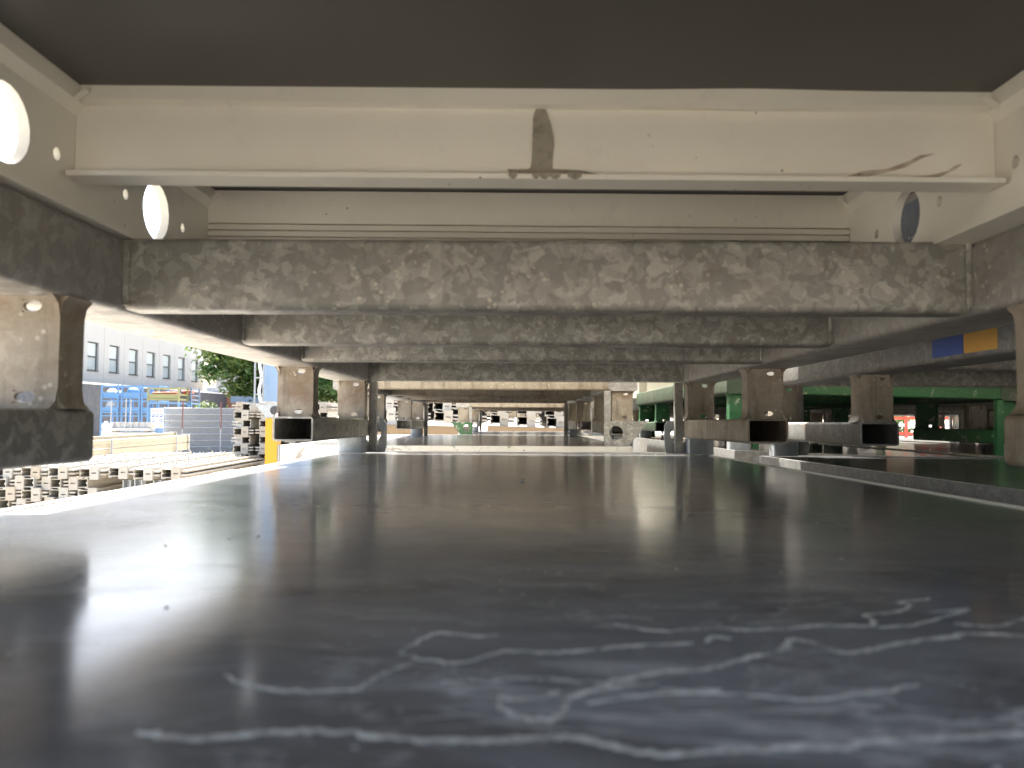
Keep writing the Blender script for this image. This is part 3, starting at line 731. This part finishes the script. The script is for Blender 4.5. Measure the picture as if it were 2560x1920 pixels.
for i, (sx, top, bot) in enumerate(((457, 1006, 1098), (553, 1009, 1130))):
    D = 27.3; p = at(sx, top, D); q = at(sx, 1076, D); b = MB(); b.cyl((p.x, D, q.z), (p.x, D, p.z), .024, n=8)
    o = b.build('marker_pole', 'red_brown'); tag(o, 'dark red pole standing before the mesh fence, %s of two' % ('left', 'right')[i], 'pole', 'red poles at the fence')
    MB().cyl((p.x, D, GROUND - .06), (p.x, D, q.z), .022, n=8).build('pole_foot', 'fence_grey', o)
bb = thing('blue_channel_beam', 'slate blue steel beam raised on two props over the mesh fence', 'steel beam', (-9.83, 29.4, .44), (0, R(.9), 0))
b = MB(); b.box(-1.0, .58, -.06, .06, 0, .012); b.box(-1.0, .58, -.06, .06, .24, .252); b.box(-1.0, .58, -.055, -.04, .012, .24); b.build('web', 'steel_blue', bb, smooth=False)
MB().box(.585, .95, -.06, .06, -.002, .25).build('end_piece', 'steel_blue', bb)
for x in (-.6, -.05): MB().cyl((x, 0, -1.85), (x, 0, 0), .04, n=8).build('prop', 'timber', bb)

# ------------------------------------------------------------------ stillage crates in the yard
def stillage(label, x0, y, z0, w, h, mat, d=1.0):
    t = thing('stillage_crate', label, 'stillage', (x0 + w / 2, y, z0), (0, 0, 0), 'stillage crates stacked in the yard')
    a = w / 2
    for x in (-a, a):
        for yy in (0, d): MB().box(x - .035, x + .035, yy, yy + .07, 0, h - .004).build('post', mat, t, smooth=False)
    for z in (.07, .28, h - .09):
        for yy in (0.01, d + .01): MB().box(-a + .036, a - .036, yy, yy + .05, z, z + .06).build('rail', mat, t, smooth=False)
        for x in (-a, a): MB().box(x - .02, x + .02, .071, d - .001, z, z + .06).build('rail', mat, t, smooth=False)
    MB().box(-a + .04, a - .04, .061, d, .131, .16).build('tray', mat, t, smooth=False)
    MB().box(-a + .04, a - .04, .02, .03, .161, .278).build('side_panel', mat, t, smooth=False)
    return t
D = 36; kx = D / 1920
cols = [((250 - 1285) * kx, .85, 'blue_crate', 'left'), ((301 - 1285) * kx, .90, 'blue_crate', 'middle'), ((352 - 1285) * kx, .84, 'blue_crate', 'third')]
H = .70
for x0, w, m, nm in cols:
    for lv in range(4):
        stillage('blue stillage crate in the %s column, %s layer up from the ground' % (nm, ordinal(lv)), x0 + .04, D, GROUND - .06 + lv * H, w - .08, H, m)
for lv in range(4):
    stillage('%s wide stillage crate in front of the sacks, %s layer from the ground' % ('olive' if lv == 3 else 'blue', ordinal(lv)), (369 - 1285) * (D - 2) / 1920, D - 2, GROUND - .06 + lv * .66, 1.35, .66, 'olive_crate' if lv == 3 else 'blue_crate', .9)
for lv in range(4):
    stillage('narrow steel blue stillage at the right end, %s layer from the ground' % ordinal(lv), (449 - 1285) * (D - 1) / 1920, D - 1, GROUND - .06 + lv * .66, .50, .66, 'blue_crate' if lv < 3 else 'steel_blue', .9)
def sack(label, p, r, mat='sack_white', sq=(1, .8, .7), seed=0):
    rnd = random.Random(seed); b = MB(); nu, nv = 12, 7
    for j in range(nv + 1):
        th = math.pi * j / nv
        for i in range(nu):
            ph = 2 * math.pi * i / nu; q = 1 + .22 * math.sin(3 * ph + seed) * math.sin(2 * th) + rnd.uniform(-.10, .10)
            b.v.append((r * sq[0] * q * math.sin(th) * math.cos(ph), r * sq[1] * q * math.sin(th) * math.sin(ph), r * sq[2] * (1 - math.cos(th)) * (1 + rnd.uniform(-.04, .04))))
    for j in range(nv):
        for i in range(nu): b.f.append((j * nu + i, j * nu + (i + 1) % nu, (j + 1) * nu + (i + 1) % nu, (j + 1) * nu + i))
    o = b.build('sack', mat, None, loc=p); return tag(o, label, 'sack', 'sacks among the crates')
LZ = lambda k, H=.70: GROUND - .06 + k * H + .165
sack('white sack in the top crate of the left column', (-19.05, D + .4, LZ(3)), .26, seed=1)
sack('small white sack beside another in the top left crate', (-18.78, D + .35, LZ(3)), .2, seed=2)
sack('torn white sack hanging in the second crate from the top at left', (-19.1, D + .4, LZ(2)), .27, seed=3, sq=(.8, .7, 1.0))
sack('blue sack in the top crate of the middle column', (-18.1, D + .45, LZ(3)), .3, 'blue_crate', seed=4)
def tubes(label, x0, x1, y, z, mat, n, seed):
    t = thing('tube_bundle', label, 'tube bundle', ((x0 + x1) / 2, y, z)); rnd = random.Random(seed); h = (x1 - x0) / 2
    for k in range(n):
        yy = .1 + .11 * (k % 5) + rnd.uniform(-.02, .02); zz = .05 + .085 * (k // 5)
        MB().cyl((-h + rnd.uniform(0, .08), yy, zz), (h - rnd.uniform(0, .08), yy + rnd.uniform(-.03, .03), zz + rnd.uniform(-.01, .05)), .042, n=8).build('tube', mat, t)
    return t
tubes('orange red tubes in the olive stillage', -16.1, -14.95, D - 2, LZ(3, .66), 'red_tube', 12, 1)
tubes('dark red tubes in the narrow stillage at the right end', -15.2, -14.78, D - 1, LZ(3, .66), 'red_tube', 20, 2)

# ------------------------------------------------------------------ concrete blocks, slabs, rubble bag and white canister
D = 24; bx0 = (268 - 1285) * D / 1920; bw = 1.42
bs = thing('block_stack', 'stack of pale grey hollow blocks left of the mesh fence', 'block stack', (bx0 + bw / 2, D, GROUND - .06))
BH, BWd = .155, .118
proto = None
for r_ in range(5):
    for c_ in range(12):
        x = -bw / 2 + .002 + c_ * BWd
        if proto is None:
            proto = MB().plate('y', 0, .3, 0, BWd - .008, 0, BH - .008, [(BWd / 2 - .004, BH / 2 - .004, .026, .03)], 10).build('block', 'concrete', bs, smooth=False); o = proto
        else:
            o = proto.copy(); C.objects.link(o)
        o.location = (x, random.uniform(0, .025), r_ * BH)
for i in range(2):
    b = MB().tube('x', -bw / 2 - .05 + .05 * i, bw / 2 - .02 - .05 * i, -.04, .36, 0, .085, .012)
    o = b.build('concrete_slab', 'concrete', None, loc=(bx0 + bw / 2, D, GROUND - .06 + 5 * BH + .003 + .115 * i)); tag(o, ('lower' if i == 0 else 'upper') + ' pale slab lying on the stack of hollow blocks', 'slab', 'slabs on the block stack')
    if i == 0: 
        for k, x in enumerate((-.5, .5)): tag(MB().box(-.06, .06, 0, .3, 0, .027).build('spacer', 'timber', None, smooth=False, loc=(bx0 + bw / 2 + x, D, GROUND - .06 + 5 * BH + .0895)), '%s timber spacer between the two pale slabs' % ('left', 'right')[k], 'timber', 'spacers between slabs')
rbz = GROUND - .06 + 5 * BH + .205
for i in range(13):
    q = MB(); x = bx0 + .12 + i * .097; rr = .075
    q.v = [(rr * random.uniform(.7, 1.2) * math.cos(a), rr * random.uniform(.8, 1.2) * math.sin(a), z) for z in (0, .09, .19) for a in [2 * math.pi * k / 7 for k in range(7)]]
    q.f = [(j * 7 + k, j * 7 + (k + 1) % 7, (j + 1) * 7 + (k + 1) % 7, (j + 1) * 7 + k) for j in range(2) for k in range(7)] + [tuple(range(14, 21))]
    tag(q.build('kerb_stone', 'concrete', None, smooth=False, loc=(x, D + .15 + .02 * (i % 2), rbz)), '%s rough pale stone from the left on the upper slab' % ordinal(i), 'stone', 'rough stones on the slab')
for i, sx in enumerate((278, 315, 327)):
    p = at(sx, 1003 if i else 1006, D + 1.2); MB_ = MB().cyl((p.x, D + 1.2, GROUND - .06), (p.x, D + 1.2, p.z), .022, n=8)
    tag(MB_.build('steel_upright', 'galvanised_fresh'), '%s galvanised upright standing behind the pale stones' % ('left', 'middle', 'right')[i], 'post', 'galvanised uprights behind the stones')
cn = thing('white_canister', 'white plastic canister left of the hollow blocks', 'canister', (-12.45, D - .6, GROUND - .06))
MB().tube('z', 0, 1.12, -.11, .11, 0, .22, .03).build('body', 'white_plain', cn); MB().cyl((-.03, .11, 1.12), (-.03, .11, 1.2), .05, n=12).build('lid', 'white_plain', cn); MB().box(-.095, .06, -.004, -.001, .92, .96).build('print', 'sign_grey', cn)

# ------------------------------------------------------------------ silo with ladder
sl = thing('silo', 'pale blue sheet metal silo with ladder seen left of the rusty post', 'silo', (-4.33, 14.4, GROUND - .06))
MB().tube('z', .0, 4.6, -.38, .38, 0, .7, .05).build('shell', 'pale_blue', sl)
for k in range(5): MB().tube('z', .7 + k * .85, .73 + k * .85, -.388, .388, -.008, .708, .05).build('band', 'pale_blue', sl)
for x in (-.50, -.34): MB().cyl((x, -.1, 0), (x, -.1, 4.6), .018, n=8).build('ladder_rail', 'galvanised_fresh', sl)
for k in range(14): MB().cyl((-.50, -.1, .25 + k * .31), (-.34, -.1, .25 + k * .31), .012, n=6).build('rung', 'galvanised_fresh', sl)
pp = MB()
for k in range(60):
    z = k * 4.5 / 60; a = k * .9; a2 = (k + 1) * .9
    pp.cyl((-.41 + .02 * math.cos(a), -.06 + .02 * math.sin(a), z), (-.41 + .02 * math.cos(a2), -.06 + .02 * math.sin(a2), z + 4.5 / 60), .03, n=6)
pp.build('filling_hose', 'white_plain', sl)

# ------------------------------------------------------------------ office building along the left side of the yard
X = -25.0
of = thing('office_building', 'long pale building with a row of tall dark framed windows', 'building', (X, 44, GROUND - .06))
OZ = -(GROUND - .06)
zb, zt = 2.57 + OZ, 4.28 + OZ; pit = 2.43; w0 = 47.27 - 44; ztop = 7.9 + OZ
idx = range(-9, 6)
y_first = w0 - 9 * pit - .62; y_last = 61.6 - 44
mw = MB(); mw.box(-8, -.3, y_first, y_last, 0, ztop - .02); mw.build('core', 'frame_dark', of, smooth=False)
for i in idx:
    yw = w0 + i * pit; yn = yw + pit if i < 5 else y_last + .62
    p = MB(); a, b = yw - .61, yn - .63
    p.box(-.26, 0, a, b, 0, zb); p.box(-.26, 0, a, b, zt, ztop); p.box(-.26, 0, a, yw, zb, zt); p.box(-.26, 0, yw + 1.2, b, zb, zt)
    p.build('wall_panel', 'facade', of, smooth=False)
    f = MB(); f.box(-.2, -.12, yw, yw + .07, zb, zt); f.box(-.2, -.12, yw + 1.13, yw + 1.2, zb, zt); f.box(-.2, -.12, yw + .07, yw + 1.13, zb, zb + .07); f.box(-.2, -.12, yw + .07, yw + 1.13, zt - .07, zt)
    zm = zb + .80; f.box(-.19, -.11, yw + .07, yw + 1.13, zm, zm + .08)
    fo = f.build('window', 'frame_dark', of, smooth=False)
    MB().box(-.17, -.155, yw + .071, yw + 1.129, zb + .071, zm - .001).build('pane', 'glass', fo, smooth=False); MB().box(-.17, -.155, yw + .071, yw + 1.129, zm + .081, zt - .071).build('pane', 'blind', fo, smooth=False)
    MB().box(-.1, .05, yw - .03, yw + 1.23, zb - .04, zb - .002).build('sill', 'frame_dark', fo, smooth=False)
MB().box(-.3, .06, y_first, y_last, ztop, ztop + .2).build('parapet', 'facade', of, smooth=False)
lw = thing('yard_wall', 'low dark grey wall with white coping below the tall windows', 'wall', (-22.6, 44, GROUND - .06))
MB().box(-.15, .15, -18, 17.4, 0, 3.0).build('wall_face', 'dark_wall', lw, smooth=False); MB().box(-.2, .2, -18, 17.4, 3.003, 3.1).build('coping', 'white_plain', lw, smooth=False)
# far houses beyond the tree
fh = thing('brown_house', 'brown and white house half hidden behind the tree', 'house', (-20.2, 60, GROUND - .06))
MB().box(-3.4, 4, 0, 8, 0, 3.2).build('wall', 'roof_red', fh, smooth=False); MB().box(-3.7, 4.3, -.3, 8.3, 3.202, 3.5).build('ledge', 'white_plain', fh, smooth=False); MB().box(-3.2, 3.8, .2, 8, 3.502, 5.2).build('upper_wall', 'concrete', fh, smooth=False); MB().box(-3.6, 4.2, -.2, 8.2, 5.203, 5.5).build('roof', 'white_plain', fh, smooth=False)
rh = thing('red_roof_house', 'low house with red brown roof glimpsed between the pallet posts', 'house', (-14.5, 62, GROUND - .06))
MB().box(-5, 6, 0, 8, 0, 2.6).build('wall', 'facade', rh, smooth=False); MB().prism([(-.4, 2.603), (8.4, 2.603), (4, 4.2)], 'x', -5.4, 6.4).build('roof', 'roof_red', rh, smooth=False)

# ------------------------------------------------------------------ trees and low planting
def tree(label, x, y, h, cr, nleaf, seed, low=.22, ls=.11):
    rnd = random.Random(seed)
    t = thing('broadleaf_tree', label, 'tree', (x, y, GROUND - .06))
    tr = MB(); tr.cyl((0, 0, 0), (.05, 0, h * .45), .2, .13, 10); ends = []
    for k in range(16):
        a = rnd.uniform(0, 6.28); z0 = h * rnd.uniform(.18, .5); z1 = z0 + h * rnd.uniform(.05, .4); rr = cr * rnd.uniform(.45, .85)
        p1 = Vector((rr * math.cos(a), rr * math.sin(a), z1)); tr.cyl((.03, 0, z0), p1, .06, .015, 6); ends.append(p1)
    tr.build('trunk', 'bark', t)
    for nm, mat, frac in (('crown', 'leaf', .86), ('young_shoots', 'leaf_light', .14)):
        b = MB(); clumps = []
        for k in range(int(150 * (1 if frac > .5 else .45))):
            u = rnd.uniform(-1, 1); a = rnd.uniform(0, 6.28); q = rnd.uniform(.45, 1.0) ** .6; s_ = math.sqrt(1 - u * u)
            irr = 1 + .22 * math.sin(3 * a + seed) + .15 * math.sin(5 * u * 3 + a)
            clumps.append((Vector((cr * q * irr * s_ * math.cos(a), cr * q * irr * s_ * math.sin(a), h * (low + (1 - low) * .5 * (1 + q * u)))), rnd.uniform(.3, .75)))
        for k in range(int(nleaf * frac)):
            c, s_ = rnd.choice(clumps); d = Vector((rnd.gauss(0, 1), rnd.gauss(0, 1), rnd.gauss(0, .7))) * s_ * .5
            p = c + d; q = Euler((rnd.uniform(-.9, .9), rnd.uniform(-.9, .9), rnd.uniform(0, 6.28))).to_matrix(); l = ls * rnd.uniform(.7, 1.4)
            b.add([p + q @ Vector(v) for v in ((-l, 0, 0), (0, -l * .45, l * .1), (l, 0, 0), (0, l * .45, l * .1))], [(0, 1, 2, 3)])
        me = bpy.data.meshes.new(nm); me.from_pydata(b.v, [], b.f); me.materials.append(M[mat])
        o = bpy.data.objects.new(nm, me); C.objects.link(o); o.parent = t
    return t
tree('dark green broadleaf tree in front of the pale building', -9.2, 31, 7.0, 3.0, 62000, 3)
tree('smaller broadleaf tree glimpsed behind the rusty posts', -6.9, 33, 5.2, 1.9, 7000, 5)
def bush(label, x, y, r, h, n, seed, mat='leaf_light'):
    rnd = random.Random(seed); b = MB()
    for k in range(n):
        u = rnd.uniform(0, 1); a = rnd.uniform(0, 6.28); q = rnd.uniform(.5, 1); s_ = math.sqrt(max(0, 1 - u * u))
        p = Vector((r * q * s_ * math.cos(a), .6 * r * q * s_ * math.sin(a), .05 + h * q * u)); l = .07 * rnd.uniform(.7, 1.4)
        m = Euler((rnd.uniform(-.9, .9), rnd.uniform(-.9, .9), rnd.uniform(0, 6.28))).to_matrix()
        b.add([p + m @ Vector(v) for v in ((-l, 0, 0), (0, -l * .5, 0), (l, 0, 0), (0, l * .5, 0))], [(0, 1, 2, 3)])
    for k in range(5): b.cyl((0, 0, 0), (r * .5 * math.cos(k), r * .3 * math.sin(k), h * .7), .02, .008, 5)
    o = b.build('bush', mat, None, smooth=False, loc=(x, y, GROUND - .06)); return tag(o, label, 'bush')
bush('light green bush behind the mesh fence', -12.4, 31, 1.0, 1.95, 2600, 1)
bush('dark green bush below the slate blue beam', -10.6, 32, 1.3, 1.9, 3000, 2, 'leaf')
bush('green bush beyond the red and white barrier', 11.9, 24, .8, 1.7, 2200, 4, 'leaf_light')

# ------------------------------------------------------------------ red and white barriers glimpsed at the far right
def barrier(label, x0, x1, y):
    t = thing('site_barrier', label, 'barrier', ((x0 + x1) / 2, y, GROUND - .06), (0, 0, 0), 'red and white barriers at the far right'); h = (x1 - x0) / 2
    for z, m in ((.98, 'red_paint'), (1.2, 'white_plain'), (1.38, 'red_paint')): MB().box(-h, h, -.02, .02, z, z + .07).build('rail', m, t, smooth=False)
    n = 5
    for k in range(n):
        x = -h + .04 + (2 * h - .08) * k / (n - 1); MB().box(x - .035, x + .035, -.045, -.021, 0, 1.5).build('post', 'red_paint', t, smooth=False)
    MB().box(-h, h, .03, .05, .2, .95).build('board', 'white_plain', t, smooth=False)
    return t
barrier('red and white barrier at far right, left one of the pair', 9.7, 11.5, 20)
barrier('red and white barrier at far right, right one of the pair', 11.55, 13.4, 20)
